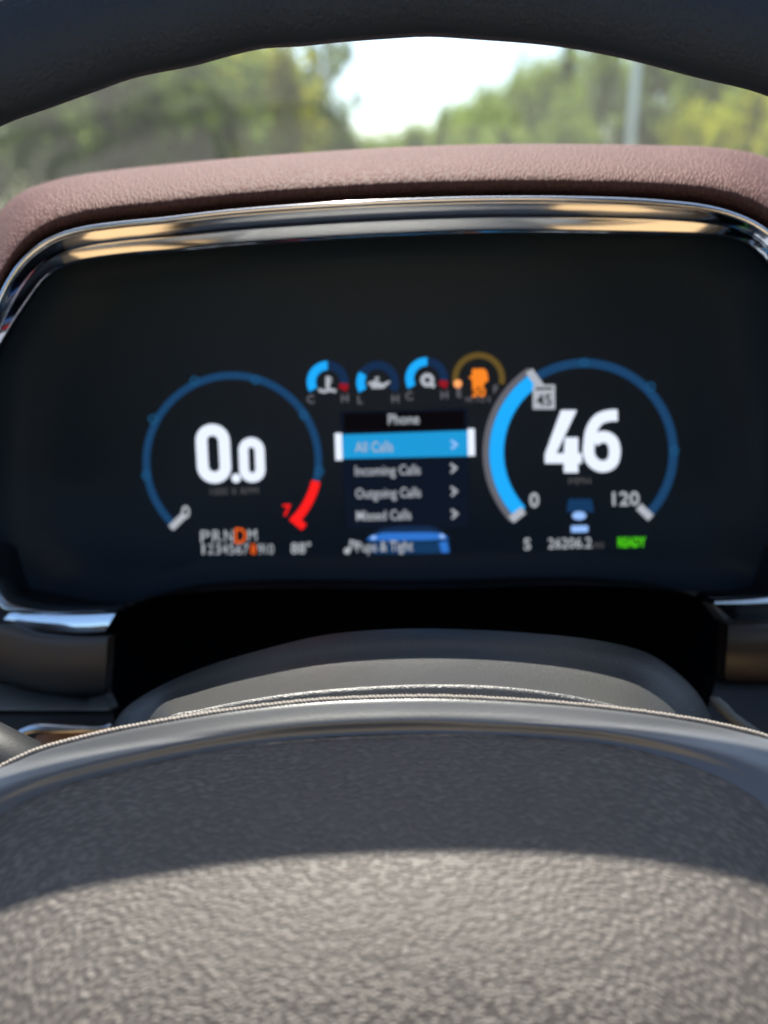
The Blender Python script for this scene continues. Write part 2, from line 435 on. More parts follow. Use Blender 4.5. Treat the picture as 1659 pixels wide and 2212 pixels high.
for a in [
    ('broadleaf_tree', 712, 50, 40, 92, 'loose', 11, 'mid', 'sparse roadside tree at the sky gap, left side, its twigs open against white sky', GL),
    ('broadleaf_tree', 585, 45, 37, 115, 'full', 12, 'yellow', 'yellowish green left tree just behind the sparse tree at the sky gap', GL),
    ('broadleaf_tree', 440, 20, 33, 140, 'full', 13, 'mid', 'mid green tree left of the yellowish one, over the hood\'s left half', GL),
    ('broadleaf_tree', 255, 10, 30, 150, 'full', 12, 'dark', 'dark green tree behind the windshield reflection, second from the left edge', GL),
    ('broadleaf_tree', 70, 20, 27, 150, 'full', 13, 'mid', 'leftmost green tree, showing over the left end of the leather hood', GL),
    ('broadleaf_tree', 650, 120, 62, 90, 'full', 13, 'dark', 'shaded tree filling in behind the sparse tree on the left', GL),
    ('broadleaf_tree', 500, 80, 60, 120, 'full', 11, 'dark', 'deeper woodland tree behind the yellowish left tree', GL),
    ('broadleaf_tree', 320, 60, 56, 150, 'full', 12, 'dark', 'deeper woodland tree behind the dark green left tree', GL),
    ('broadleaf_tree', 120, 50, 52, 170, 'full', 11, 'dark', 'deeper woodland tree behind the leftmost green tree', GL),
    ('roadside_bush', 735, 262, 46, 60, 'full', 11, 'mid', 'low pale bush at the foot of the white sky gap', 'bushes by the road'),
    ('roadside_bush', 800, 288, 75, 60, 'full', 12, 'pale', 'far bright bush straight ahead where the road closes in', 'bushes by the road'),
    ('broadleaf_tree', 850, 280, 150, 60, 'full', 13, 'pale', 'farthest and smallest tree of the right treeline', GR),
    ('broadleaf_tree', 905, 262, 120, 60, 'full', 12, 'pale', 'small pale tree next along from the farthest right one', GR),
    ('conifer_tree', 955, 234, 100, 60, 'conifer', 21, 'conifer', 'small dark pointed tree low on the slope of the right treeline', GR),
    ('broadleaf_tree', 985, 226, 92, 65, 'full', 11, 'pale', 'rounded tree behind the small pointed one on the right slope', GR),
    ('broadleaf_tree', 1035, 200, 84, 75, 'full', 14, 'pale', 'darker narrow tree halfway up the right treeline', GR),
    ('broadleaf_tree', 1065, 178, 78, 75, 'full', 12, 'pale', 'green tree right of the narrow one halfway up the right treeline', GR),
    ('broadleaf_tree', 1118, 84, 66, 30, 'loose', 14, 'mid', 'thin straggly tree whose top stands up through the skyline', GR),
    ('broadleaf_tree', 1168, 118, 62, 95, 'full', 12, 'pale', 'broad rounded tree right of the straggly one', GR),
    ('conifer_tree', 1218, 92, 58, 130, 'conifer', 22, 'conifer', 'tallest pointed tree, just touching the wheel rim', GR),
    ('broadleaf_tree', 1140, 140, 72, 90, 'full', 13, 'mid', 'dark rounded tree below the straggly top', GR),
    ('broadleaf_tree', 1290, 78, 54, 80, 'full', 11, 'pale', 'green tree directly left of the pale pole', GR),
    ('broadleaf_tree', 1400, 70, 52, 100, 'full', 12, 'pale', 'green tree directly behind the pale pole', GR),
    ('broadleaf_tree', 1520, 60, 48, 110, 'full', 13, 'mid', 'darker tree right of the pale pole, behind the yellow green ones', GR),
    ('broadleaf_tree', 1650, 60, 44, 130, 'full', 11, 'mid', 'dark tree at the right edge, behind the yellow green ones', GR),
    ('broadleaf_tree', 1225, 205, 36, 66, 'full', 14, 'pale', 'bright light green tree below the tallest pointed tree', GR),
    ('broadleaf_tree', 1085, 250, 44, 60, 'full', 13, 'pale', 'low light green tree in front of the right slope', GR),
    ('broadleaf_tree', 1490, 218, 22, 80, 'full', 12, 'yellow', 'low yellow green tree right beside the pale pole', GR),
    ('broadleaf_tree', 1600, 172, 20, 85, 'full', 14, 'yellow', 'brightest yellow green tree near the right end of the leather hood', GR),
    ('broadleaf_tree', 1720, 165, 19, 100, 'full', 11, 'yellow', 'yellow green tree cut by the right picture edge', GR)]:
    tree(*a, base=(.02 if a[0] == 'roadside_bush' else .12))

r = ray(1362, 300); h = Vector((r.x, r.y, 0)).normalized() * 24
pole = thing('utility_pole', 'pale grey utility pole standing before the trees on the right', 'utility pole', (h.x, h.y, 0))
M_pole = grainy('weathered pole', (.80, .80, .78), .7, 9, .5, .02)
M_arm = grainy('grey timber', (.25, .23, .2), .85, 9, .5, .02)
def lpart(name, o, parent):      # geometry built around the parent's own origin
    o.parent = parent; o.matrix_parent_inverse = Matrix.Identity(4); return o
lpart('pole_shaft', tube('pole_shaft', [(0, 0, -.3), (0, 0, 4), (0, 0, 9.5)], [.115, .10, .08], M_pole, None, 16), pole)
lpart('crossarm', box('crossarm', (0, -.12, 8.7), (2.2, .1, .12), M_arm, None, .01), pole)
for x in (-1.0, -.4, .4, 1.0):
    lpart('insulator', tube('insulator', [(x, -.12, 8.76), (x, -.12, 8.9)], [.03, .05], M_arm, None, 10), pole)

# ------------------------------------------------------------------ car body round the viewer
car = thing('car_body', 'car cabin shell with its windshield, pillars and roof round the dashboard', 'car')
def ws(u, v):                    # windshield surface: u across -1..1, v 0 at the base .. 1 at the header
    x = .42 + u * (.93 - .10 * v)
    y = 1.20 - .95 * v - .16 * u * u * (1 - .3 * v)
    z = 1.36 + .66 * v + .03 * math.sin(math.pi * v) - .02 * u * u
    return Vector((x, y, z))
nu, nv = 28, 14
rows = [[ws(-1 + 2 * i / nu, j / nv) for i in range(nu + 1)] for j in range(nv + 1)]
o = loft('windshield', rows, M_windshield, car)
md = o.modifiers.new('thickness', 'SOLIDIFY'); md.thickness = .005; md.offset = 0
for s in (-1, 1):
    pts = [ws(s * 1.02, v / 8) + Vector((s * .03, -.01, 0)) for v in range(-1, 10)]
    tube('windshield_pillar', pts, .045, M_roof, car, 12)
def roof_z(x, y): return 2.02 + .05 * (1 - ((x - .42) / .86) ** 2) + .03 * math.sin((.27 - y) / 2.6 * 3.1)
def roof_piece(name, x0, x1, y0, y1, mt, th, n=10):
    rows = [[Vector((x0 + (x1 - x0) * i / n, y0 + (y1 - y0) * j / n, roof_z(x0 + (x1 - x0) * i / n, y0 + (y1 - y0) * j / n))) for i in range(n + 1)] for j in range(n + 1)]
    o = loft(name, rows, mt, car); md = o.modifiers.new('thickness', 'SOLIDIFY'); md.thickness = th; md.offset = 1
roof_piece('roof_header', -.44, 1.28, .27, .04, M_roof, .04)
roof_piece('roof_rail', -.44, -.24, .04, -1.15, M_roof, .04)
roof_piece('roof_rail', 1.08, 1.28, .04, -1.15, M_roof, .04)
roof_piece('roof_panel', -.44, 1.28, -1.15, -2.33, M_roof, .04)
roof_piece('sunroof_glass', -.24, 1.08, .04, -1.15, M_sideglass, .006)
for s, x in ((-1, -.50), (1, 1.34)):
    box('door_panel', (x, .0, .95), (.08, 3.2, .86), M_trim, car, .02)
    box('side_window', (x + s * .02, -.42, 1.69), (.005, 2.0, .62), M_sideglass, car)
    box('door_pillar', (x, -.5, 1.69), (.05, .12, .64), M_dark, car, .01)
    box('window_rail', (x, -.35, 2.01), (.06, 2.4, .06), M_roof, car, .01)
box('rear_wall', (.42, -2.2, 1.2), (1.85, .08, 1.5), M_trim, car, .02)
box('cabin_floor', (.42, -.5, .55), (1.85, 3.4, .06), M_dark, car, .01)
box('firewall', (.42, 1.25, .85), (1.85, .06, .95), M_dark, car, .01)
rows = [[Vector((.42 + u * .95, 1.30 + 1.2 * k / 8, 1.32 - .10 * (k / 8) ** 2 - .05 * u * u)) for u in [i / 6 - 1 for i in range(13)]] for k in range(9)]
o = loft('hood_panel', rows, M_paint, car); md = o.modifiers.new('thickness', 'SOLIDIFY'); md.thickness = .01

seat = thing('driver_seat', 'driver seat behind the steering wheel, its tan cushion a stand-in for the unseen lap', 'seat', (0, -.45, .6))
box('seat_lap_cushion', (0, -.20, .98), (.56, .78, .16), M_tan, seat, .05, Matrix.Rotation(R(6), 4, 'X'))  # reaches forward as a stand-in for the driver's lap mirrored gold in chrome
box('backrest', (0, -.66, 1.38), (.52, .15, .78), M_tan, seat, .05, Matrix.Rotation(R(14), 4, 'X'))
box('headrest', (0, -.80, 1.86), (.28, .10, .18), M_tan, seat, .035)
box('seat_base', (0, -.35, .74), (.46, .5, .32), M_dark, seat, .02)

# ------------------------------------------------------------------ dashboard
dash = thing('dashboard', 'dashboard with plum leather hood, chrome trim and brown grey lower panels', 'dashboard', (0, .4, 1.3))
ST = [((-80,1100),(-45,1100),(-28,1100)), ((-78,900),(-42,900),(-26,900)), ((-66,720),(-35,760),(-12,780)),
      ((-38,570),(-8,664),(22,708)), ((0,488),(30,590),(62,646)), ((50,428),(66,548),(95,603)), ((100,402),(108,518),(127,579)),
      ((165,383),(168,497),(182,563)), ((250,369),(250,484),(275,550)), ((350,357),(350,474),(360,543)), ((500,342),(500,457),(500,530)),
      ((700,327),(700,442),(700,516)), ((830,319),(830,435),(830,509)), ((1080,311),(1080,428),(1080,501)), ((1330,312),(1330,431),(1330,503)),
      ((1430,314),(1430,437),(1440,505)), ((1530,317),(1525,448),(1530,508)), ((1605,327),(1590,466),(1580,513)), ((1659,347),(1640,490),(1618,528)),
      ((1712,390),(1685,530),(1660,570)), ((1748,470),(1715,600),(1686,640)), ((1768,600),(1730,700),(1697,740)), ((1775,900),(1738,900),(1703,900)), ((1775,1100),(1738,1100),(1703,1100))]
NS = 150
flat = spline([(a[0], a[1], b[0], b[1], c[0], c[1]) for a, b, c in ST], NS)
O_ = [(p[0], p[1]) for p in flat]; I_ = [(p[2], p[3]) for p in flat]; G_ = [(p[4], p[5]) for p in flat]
def cowl_d(s):
    return .266 + .036 * max(0, (.72 - s) / .72) ** 1.9 + (.0125 * ((s - .72) / .28) ** 1.7 if s > .72 else 0)
def lerp(a, b, t): return (a[0] + (b[0] - a[0]) * t, a[1] + (b[1] - a[1]) * t)
rows = []
for off in ((0, .26, -.12), (0, .18, -.055), (0, .10, -.018), (0, .05, -.004), (0, .02, .0005)):
    rows.append([W(*o, cowl_d(0)) + Vector(off) + RT * ((o[0] - 829.5) / FPX * off[1] * 1.25) for o in O_])
for k in range(15):
    s = k / 14
    rows.append([W(*lerp(o, i, s), cowl_d(s)) for o, i in zip(O_, I_)])
rows.append([W(*i, .29) for i in I_])
cowl = loft('instrument_hood', rows, M_cowl, dash)
# chrome: a bright bead along the hood's lower edge and a polished lip falling back to the glass
bead = []
for i, gg in zip(I_, G_):
    p = lerp(i, gg, .02); bead.append(W(p[0], p[1], .2660))
hood_trim = tube('chrome_bead', bead, .00100, M_chrome, dash, 10)
LIPD = [(0, .2690), (.05, .2681), (.10, .2686), (.25, .2700), (.42, .2716), (.48, .2723), (.53, .2730), (.58, .2734), (.75, .2749), (.9, .2763), (.98, .2771), (1.02, .283), (1.03, .33)]
rows = [[W(*lerp(i, gg, .06 + s * .95), d) for i, gg in zip(I_, G_)] for s, d in LIPD]
lip = loft('chrome_lip', rows, M_chrome, dash)
# lower chrome, left and right of the column
def arc_slab(name, top, bot, n, d0, d1, mt, thick=.008, bow=.004, parent=None, yaw=0.0):
    T = spline(top, n); B = spline(bot, n); rows = []
    for k in range(9):
        s = k / 8
        rows.append([W(*lerp(a, b, s), d0 + (d1 - d0) * s - bow * math.sin(math.pi * s) + yaw * (lerp(a, b, s)[0] - T[n // 2][0]) * d0 / FPX) for a, b in zip(T, B)])
    back = [[v + FW * thick for v in rows[-1]], [v + FW * thick for v in rows[0]]]
    return loft(name, rows + back, mt, parent or dash, closed_v=True, smooth=True)
arc_slab('chrome_accent', [(-45,1250),(-10,1252),(22,1288),(62,1306),(110,1314),(180,1315),(256,1313)], [(-60,1300),(-20,1300),(10,1322),(60,1322),(110,1326),(180,1324),(252,1323)], 40, .318, .314, M_satin, bow=.002)
arc_slab('chrome_plate', [(8,1336),(24,1322),(60,1324),(110,1328),(180,1327),(251,1323)], [(10,1340),(34,1354),(70,1363),(110,1367),(180,1369),(226,1365)], 40, .3112, .3106, M_chrome, bow=.0006, yaw=-.36)
arc_slab('chrome_accent', [(1541,1294),(1600,1293),(1680,1289),(1760,1284)], [(1545,1306),(1600,1306),(1680,1303),(1760,1298)], 30, .3145, .3125, M_satin, bow=.0008, yaw=.36)
slab('trim_end', [(1535,1302),(1546,1306),(1580,1338),(1574,1346),(1566,1344)], M_panel_brown, dash, .316, .01, .0006)
tube('trim_edge', [W(1571, 1343, .315), W(1620, 1346, .315), W(1760, 1343, .315)], .0012, M_wood_dark, dash, 8)
# left lower panels
arc_slab('upper_panel', [(-80,1352),(20,1358),(60,1372),(110,1379),(180,1381),(232,1378)], [(-80,1462),(20,1478),(60,1490),(110,1502),(180,1506),(226,1500)], 40, .300, .322, M_panel_brown, bow=.006)
arc_slab('middle_panel', [(-80,1464),(20,1479),(60,1491),(110,1503),(180,1508),(226,1502)], [(-80,1535),(20,1535),(60,1535),(110,1535),(180,1535),(240,1535)], 40, .322, .300, M_panel_grey, bow=.001)
arc_slab('lower_panel', [(-80,1538),(60,1538),(180,1538),(244,1538)], [(-80,1640),(60,1640),(180,1640),(262,1640)], 20, .306, .306, M_dark, bow=.001)
tube('chrome_strip', [W(*p, .296) for p in spline([(28,1592),(52,1580),(80,1572),(120,1573),(180,1574),(230,1572),(242,1566)], 40)], [.0012 + .0008 * math.sin(math.pi * min(1, k / 30)) for k in range(40)], M_satin, dash, 10)
slab('wood_inlay', [(60,1604),(82,1588),(110,1582),(246,1580),(250,1680),(60,1680)], M_wood, dash, .299, .004, .0006)
# right lower panels
arc_slab('upper_panel', [(1574,1350),(1620,1350),(1680,1349),(1780,1346)], [(1566,1470),(1620,1472),(1680,1472),(1780,1470)], 20, .304, .316, M_wood_dark, bow=.005)
arc_slab('lower_panel', [(1545,1474),(1620,1476),(1680,1476),(1780,1474)], [(1500,1640),(1620,1640),(1680,1640),(1780,1640)], 20, .318, .310, M_dark, bow=.002)
# plain fascia behind the trims, reaching to the doors, and the knee panel under it
slab('dash_fascia', [(-620,1180),(-40,1180),(-20,1290),(200,1330),(212,1420),(214,1500),(240,1620),(240,2000),(-620,2000)], M_dark, dash, .334, .05, .003)
slab('dash_fascia', [(2300,1180),(1730,1180),(1710,1285),(1590,1310),(1580,1420),(1560,1500),(1520,1620),(1520,2000),(2300,2000)], M_dark, dash, .334, .05, .003)
box('knee_panel', (.42, .66, 1.00), (1.8, .06, .46), M_dark, dash, .02)
# column tunnel: a dark recess below the display
tun = [(262,1318),(236,1360),(222,1410),(216,1440),(222,1490),(238,1528),(262,1580),(330,1640),(900,1660),(1450,1640),(1520,1560),(1552,1490),(1568,1430),(1572,1390),(1562,1340),(1530,1296),(1450,1276),(900,1272),(370,1284),(300,1300)]
T = spline(tun + [tun[0]], 81)[:-1]
rows = [[W(*p, .326) for p in T], [W(*p, .327) + L3(0, 0, .03) for p in T], [W(*p, .33) + L3(0, 0, .10) for p in T]]
rows.append([W(880 + (p[0] - 880) * .55, 1440 + (p[1] - 1440) * .4, .45) for p in T])
rows.append([W(880, 1440, .46) for p in T])
loft('column_tunnel', rows, M_void, dash, closed_u=True)
# lower dash face round the tunnel (out of the light), and the flat dash top beyond
box('dash_core', (.42, .86, 1.22), (1.8, .50, .30), M_dash, dash, .03)
rows = []
for j in range(10):
    t = j / 9
    rows.append([Vector((-.50 + 1.85 * i / 40, .52 + .64 * t - .14 * (i / 20 - 1) ** 2 * t, 1.415 - .012 * t + .03 * math.sin(math.pi * t) )) for i in range(41)])
o = loft('dash_top', rows, M_dash, dash); md = o.modifiers.new('thickness', 'SOLIDIFY'); md.thickness = .01
box('defroster_vent', (.15, 1.035, 1.425), (.7, .035, .012), M_dark, dash, .004)
def dtop(x, y):                      # on the dash top, a little proud
    t = (y - .52) / .64; return Vector((x, y, 1.4165 - .012 * t + .03 * math.sin(math.pi * t)))
tube('dash_seam', [dtop(-.46 + .06 * k, .818 + .0125 * k) for k in range(12)], .0075, M_dark, dash, 8)
def round_frame(name, cx, cy, hx, hy, r):
    ring = []
    for (sx, sy, a0) in ((1, 1, 0), (-1, 1, 90), (-1, -1, 180), (1, -1, 270)):
        for k in range(7):
            t = R(a0 + 15 * k); ring.append(dtop(cx + sx * (hx - r) + r * math.cos(t), cy + sy * (hy - r) + r * math.sin(t) + .2 * (cx * 0)))
    ring.append(ring[0]); tube(name, ring, .0055, M_dark, dash, 8)
round_frame('speaker_surround', -.255, .925, .115, .075, .03)
round_frame('speaker_grille', -.250, .932, .095, .058, .024)
# ------------------------------------------------------------------ instrument display
disp = thing('instrument_display', 'lit digital instrument display reading 46 under the plum leather hood', 'display', tuple(W(870, 950, .36)))
def DS(y): return .326 + .046 * (y - 500) / 800.0
def S(x, y, lift=.0):
    d = DS(y) - lift
    return W(x, y, d)
GT = [(p[0], p[1]) for p in G_]
low = spline([(1703,1100),(1697,1210),(1680,1262),(1659,1276),(1579,1281),(1507,1281),(1454,1273),(1392,1265),(1299,1261),(1143,1262),(830,1268),(516,1275),(373,1282),(311,1294),(280,1305),(180,1308),(100,1306),(62,1294),(31,1267),(5,1232),(-15,1190),(-28,1100)], 90)
outline = [p for p in GT] + low[1:-1]
cx0, cy0 = 835, 900
def grow(p, k): return (cx0 + (p[0] - cx0) * k, cy0 + (p[1] - cy0) * k)
rows = [[S(*grow(p, 1.003), -.012) for p in outline], [S(*grow(p, 1.003), -.001) for p in outline], [S(*grow(p, 1.0), .0004) for p in outline], [S(*grow(p, .991), .0026) for p in outline], [S(*grow(p, .985), .0024) for p in outline], [S(*grow(p, .975), .0) for p in outline]]
for k in (.8, .6, .4, .2): rows.append([S(*grow(p, .975 * k), 0) for p in outline])
rows.append([S(cx0, cy0, 0) for p in outline])
panel = loft('cover_glass', rows, M_glass_black, disp, closed_u=True)
def flat2d(name, polys, mt, parent, lift=.0006):
    v = []; f = []
    for poly in polys:
        i = len(v); v += [S(x, y, lift) for x, y in poly]; f.append(tuple(range(i, i + len(poly))))
    bm_o = mesh(name, v, f, mt, parent, smooth=False)
    return bm_o
def arc(name, cx, cy, r0, r1, a0, a1, mt, parent, n=48, lift=.0006, ky=1.0):
    """ring sector, angles in degrees clockwise from straight up"""
    v = []; f = []
    for k in range(n + 1):
        a = R(a0 + (a1 - a0) * k / n)
        for rr in (r0, r1): v.append(S(cx + rr * math.sin(a), cy - ky * rr * math.cos(a), lift))
    for k in range(n): f.append((2*k, 2*k+1, 2*k+3, 2*k+2))
    return mesh(name, v, f, mt, parent, smooth=False)
def ribbon(name, paths, wd, mt, parent, lift=.0008):
    """flat strokes with round ends: paths are point lists, closed if first == last"""
    v = []; f = []
    for path in paths:
        P = [Vector(p) for p in path]; closed = (P[0] - P[-1]).length < 1e-6
        if closed: P = P[:-1]
        n = len(P); Lf = []; Rt = []
        for i in range(n):
            a = P[(i - 1) % n] if (closed or i > 0) else None; c = P[(i + 1) % n] if (closed or i < n - 1) else None
            t1 = (P[i] - a).normalized() if a is not None else None; t2 = (c - P[i]).normalized() if c is not None else None
            if t1 is None: t1 = t2
            if t2 is None: t2 = t1
            t = (t1 + t2).normalized(); nn = Vector((-t.y, t.x)); k = 1 / max(.5, nn.dot(Vector((-t1.y, t1.x))))
            Lf.append(P[i] + nn * wd / 2 * k); Rt.append(P[i] - nn * wd / 2 * k)
        b = len(v)
        for l, r_ in zip(Lf, Rt): v += [S(l.x, l.y, lift), S(r_.x, r_.y, lift)]
        for i in range(n if closed else n - 1):
            j = (i + 1) % n; f.append((b + 2*i, b + 2*i + 1, b + 2*j + 1, b + 2*j))
    return mesh(name, v, f, mt, parent, smooth=False)
def text(name, s, x, y, h, mt, parent, width=None, align='CENTER', bold=.0, rot=1.2, lift=.0010):
    """lettering h units tall (capital height), centred on y; squeezed to width if given"""
    cu = bpy.data.curves.new('t', 'FONT'); cu.body = s; cu.size = 1; cu.offset = bold; cu.resolution_u = 3
    to = bpy.data.objects.new('t', cu); col.objects.link(to)
    dg = bpy.context.evaluated_depsgraph_get(); dg.update()
    me = bpy.data.meshes.new_from_object(to.evaluated_get(dg)); bpy.data.objects.remove(to); bpy.data.curves.remove(cu)
    xs = [v.co.x for v in me.vertices]; x0, x1 = min(xs), max(xs)
    cap = .69; k = h / cap; kx = (width / (x1 - x0)) if width else k
    c, sn = math.cos(R(rot)), math.sin(R(rot))
    ox = {'CENTER': (x0 + x1) / 2, 'LEFT': x0, 'RIGHT': x1}[align]
    for v in me.vertices:
        X = (v.co.x - ox) * kx; Y = (v.co.y - cap / 2) * k
        v.co = S(x + X * c - Y * sn, y - (Y * c + X * sn), lift)
    me.update(); me.name = name
    return finish(name, me, mt, parent, smooth=False)

E_white = glow('display white', (.80, .87, 1.0), .38)
E_grey = glow('display grey', (.62, .66, .74), .25)
E_dim = glow('display dim grey', (.5, .5, .56), .065)
E_blue = glow('display cyan', (.010, .30, .72), .50)
E_menu = glow('menu highlight', (.012, .27, .58), .42)
E_arc = glow('display arc blue', (.018, .085, .22), .23)
E_node = glow('display node blue', (.02, .16, .36), .22)
E_navy = glow('display navy', (.02, .06, .17), .16)
E_grid = glow('display panel navy', (.015, .025, .055), .12)
E_band = glow('display band grey', (.16, .16, .19), .30)
E_red = glow('display red', (.85, .012, .012), .45)
E_dkred = glow('display dark red', (.45, .015, .03), .22)
E_orange = glow('display orange', (.85, .22, .02), .40)
E_orange2 = glow('gear orange', (.85, .12, .012), .42)
E_brown = glow('display brown', (.20, .13, .035), .22)
E_green = glow('display green', (.08, .62, .01), .38)
E_truck = glow('display truck blue', (.03, .17, .60), .36)
E_truck2 = glow('display truck dark blue', (.012, .06, .17), .24)
E_ice = glow('display ice blue', (.28, .48, .9), .40)

def part_empty(name, label=None):
    o = bpy.data.objects.new(name, None); col.objects.link(o); o.parent = disp; o.matrix_parent_inverse = Matrix.Translation(disp.location).inverted()
    o.empty_display_size = .02
    if label: o['label'] = label
    return o
# --- rev counter
tach = part_empty('rev_counter', 'rev counter reading 0.0 with blue arc and red end')
TC = (502, 997)
arc('gauge_arc', *TC, 178, 194, -139, 103, E_arc, tach, 90)
arc('red_zone', *TC, 176, 195, 103.4, 131, E_red, tach, 20)
for x, y in ((315,1027),(330,905),(420,822),(552,821),(656,897),(690,1018)):
    arc('scale_mark', x, y, 6.5, 9.5, 0, 360, E_node, tach, 16, lift=.0010)
ribbon('scale_tick', [[(369,1141),(400,1111)]], 15, E_grey, tach)
ribbon('scale_tick', [[(630,1117),(657,1139)]], 16, E_red, tach, lift=.0011)
def zero(x0, x1, y0, y1, rx, wd):
    P = []; a = wd / 2
    X0, X1, Y0, Y1 = x0 + a, x1 - a, y0 + a, y1 - a; r_ = (X1 - X0) / 2 * .98
    for (cx, cy, s) in ((X1 - r_, Y0 + r_, -90), (X1 - r_, Y1 - r_, 0), (X0 + r_, Y1 - r_, 90), (X0 + r_, Y0 + r_, 180)):
        for k in range(9):
            t = R(s + 90 * k / 8); P.append((cx + r_ * math.cos(t), cy + r_ * math.sin(t)))
    out = []
    for p in P:
        if not out or math.dist(out[-1], p) > .5: out.append((p[0] - (p[1] - 980) * -.012 * 8 * .5 * 0, p[1]))
    out.append(out[0]); return out
def shear(path, k, y0): return [(x + (y - y0) * k, y) for x, y in path]
ribbon('big_digit', [shear(zero(424, 498, 916, 1044, 1, 25), .055, 980)], 25, E_white, tach)
ribbon('small_digit', [shear(zero(516, 572, 945, 1042, 1, 21), .04, 994)], 21, E_white, tach)
arc('decimal_point', 510, 1033, 0, 10, 0, 360, E_white, tach, 14)
text('unit_text', '1000 X RPM', 506, 1061, 15, E_dim, tach, width=104)
text('scale_number', '0', 401, 1106, 26, E_grey, tach, bold=.02)
text('scale_number', '7', 620, 1102, 24, E_red, tach, bold=.02)
# --- speedometer
spd = part_empty('speedometer', 'speedometer reading 46 with thick cyan arc')
SC = (1262, 977)
arc('gauge_arc', *SC, 183, 202, -33, 137, E_arc, spd, 80)
arc('progress_arc', *SC, 174, 205, -133, -33.5, E_blue, spd, 60, lift=.0008)
arc('progress_outline', *SC, 206, 219, -133, -33.5, E_band, spd, 60)
for x, y in ((1262,783),(1406,835),(1457,973)):
    arc('scale_mark', x, y, 6.5, 9.5, 0, 360, E_node, spd, 16, lift=.0010)
ribbon('pointer_tick', [[(1143,801),(1171,840)]], 17, E_grey, spd, lift=.0011)
ribbon('scale_tick', [[(1104,1123),(1131,1102)]], 17, E_grey, spd, lift=.0011)
ribbon('scale_tick', [[(1380,1094),(1406,1119)]], 17, E_grey, spd, lift=.0011)
ribbon('speed_limit_sign', [[(1175,831),(1175,884)]], 48, E_grey, spd)
text('speed_limit_number', '45', 1175, 864, 24, glow('sign ink', (.03, .03, .035), .15), spd, bold=.02, lift=.0016)
ribbon('speed_limit_line', [[(1157,840),(1193,839)]], 5, glow('sign ink line', (.03, .03, .035), .15), spd, lift=.0016)
flat2d('big_digit', [[(1212,886),(1246,886),(1202,979),(1218,979),(1220,945),(1249,945),(1249,979),(1257,979),(1257,1001),(1249,1001),(1249,1021),(1218,1021),(1218,1001),(1177,1001),(1177,981)]], E_white, spd, .0008)
six = [(1334,897),(1316,898),(1295,905),(1279,926),(1273,955),(1273,985),(1283,1000),(1296,1007),(1308,1007),(1321,1000),(1327,986),(1327,965),(1321,951),(1308,944),(1295,945),(1283,953)]
six = [(x, y) for x, y in spline(six, 60)]
ribbon('big_digit', [six], 25, E_white, spd, lift=.0009)
text('unit_text', 'MPH', 1252, 1039, 15, E_dim, spd, width=46)
text('scale_number', '0', 1154, 1080, 30, E_grey, spd, bold=.02)
text('scale_number', '120', 1352, 1077, 29, E_grey, spd, width=58, bold=.015)
flat2d('truck_icon', [[(1228,1078),(1278,1078),(1283,1106),(1224,1106)]], E_truck2, spd)
arc('lamp_icon', 1251, 1114, 0, 15, 0, 360, E_ice, spd, 20, ky=.6, lift=.0009)
ribbon('lamp_icon', [[(1234,1143),(1270,1142)]], 14, E_ice, spd)
# --- small gauges
def small_gauge(label, cx, cy, ro, wd, p, icon, l, r_, hot=True):
    gp = part_empty('small_gauge', label)
    arc('gauge_arc', cx, cy, ro - wd, ro, -118 + p * 236 if p else -118, 118, E_navy, gp, 40)
    if p: arc('progress_arc', cx, cy, ro - wd, ro, -118, -118 + p * 236 - 1, E_blue, gp, 30)
    if hot: arc('red_zone', cx, cy, ro - wd, ro + .5, 96, 118, E_dkred, gp, 10, lift=.0009)
    text('scale_letter', l, cx - ro + 8, cy + 37, 17, E_grey if 0 else E_band, gp, bold=.02)
    text('scale_letter', r_, cx + ro - 8, cy + 35, 17, E_band, gp, bold=.02)
    icon(gp, cx, cy)
    return gp
def ic_coolant(gp, x, y):
    ribbon('icon', [[(x, y - 12), (x, y + 14)]], 9, E_grey, gp); ribbon('icon', [[(x, y - 8), (x + 9, y - 8)], [(x, y), (x + 9, y)]], 4, E_grey, gp, lift=.0012)
    ribbon('icon', [[(x - 20, y + 17), (x - 8, y + 21), (x + 4, y + 17), (x + 18, y + 20)]], 7, E_grey, gp)
def ic_oil(gp, x, y):
    flat2d('icon', [[(x - 14, y - 2), (x - 4, y - 5), (x + 10, y + 3), (x + 25, y - 4), (x + 27, y), (x + 12, y + 13), (x - 14, y + 13)]], E_grey, gp)
    ribbon('icon', [[(x - 20, y), (x - 14, y + 5)]], 6, E_grey, gp); ribbon('icon', [[(x - 6, y - 9), (x + 3, y - 9)]], 5, E_grey, gp)
def ic_gear(gp, x, y):
    arc('icon', x + 1, y + 3, 6, 15, 0, 360, E_grey, gp, 20)
    ribbon('icon', [[(x + 8, y + 12), (x + 17, y + 17)]], 9, E_grey, gp, lift=.0011)
small_gauge('coolant gauge, half blue, with thermometer symbol', 708, 825, 45, 19, .50, ic_coolant, 'C', 'H')
small_gauge('oil pressure gauge with short blue bar', 816, 826, 46, 18, .25, ic_oil, 'L', 'H', hot=False)
small_gauge('transmission heat gauge, half blue, with gear symbol', 922, 818, 46, 18, .51, ic_gear, 'C', 'H')
gp = part_empty('small_gauge', 'brown low fuel gauge with orange pump symbol')
arc('gauge_arc', 1034, 818, 44, 57, -103, 103, E_brown, gp, 48)
arc('fuel_mark', 989, 829, 0, 9, 0, 360, glow('fuel mark', (.9, .35, .12), .45), gp, 14, lift=.0010)
flat2d('pump_icon', [[(1020,797),(1045,796),(1052,803),(1055,822),(1046,828),(1045,836),(1021,837),(1019,820),(1012,815),(1019,811)]], E_orange, gp)
text('range_number', '30', 1034, 847, 19, E_orange, gp, width=30, bold=.03)
text('range_unit', 'MI TO E', 1033, 863, 12, E_band, gp, width=54)
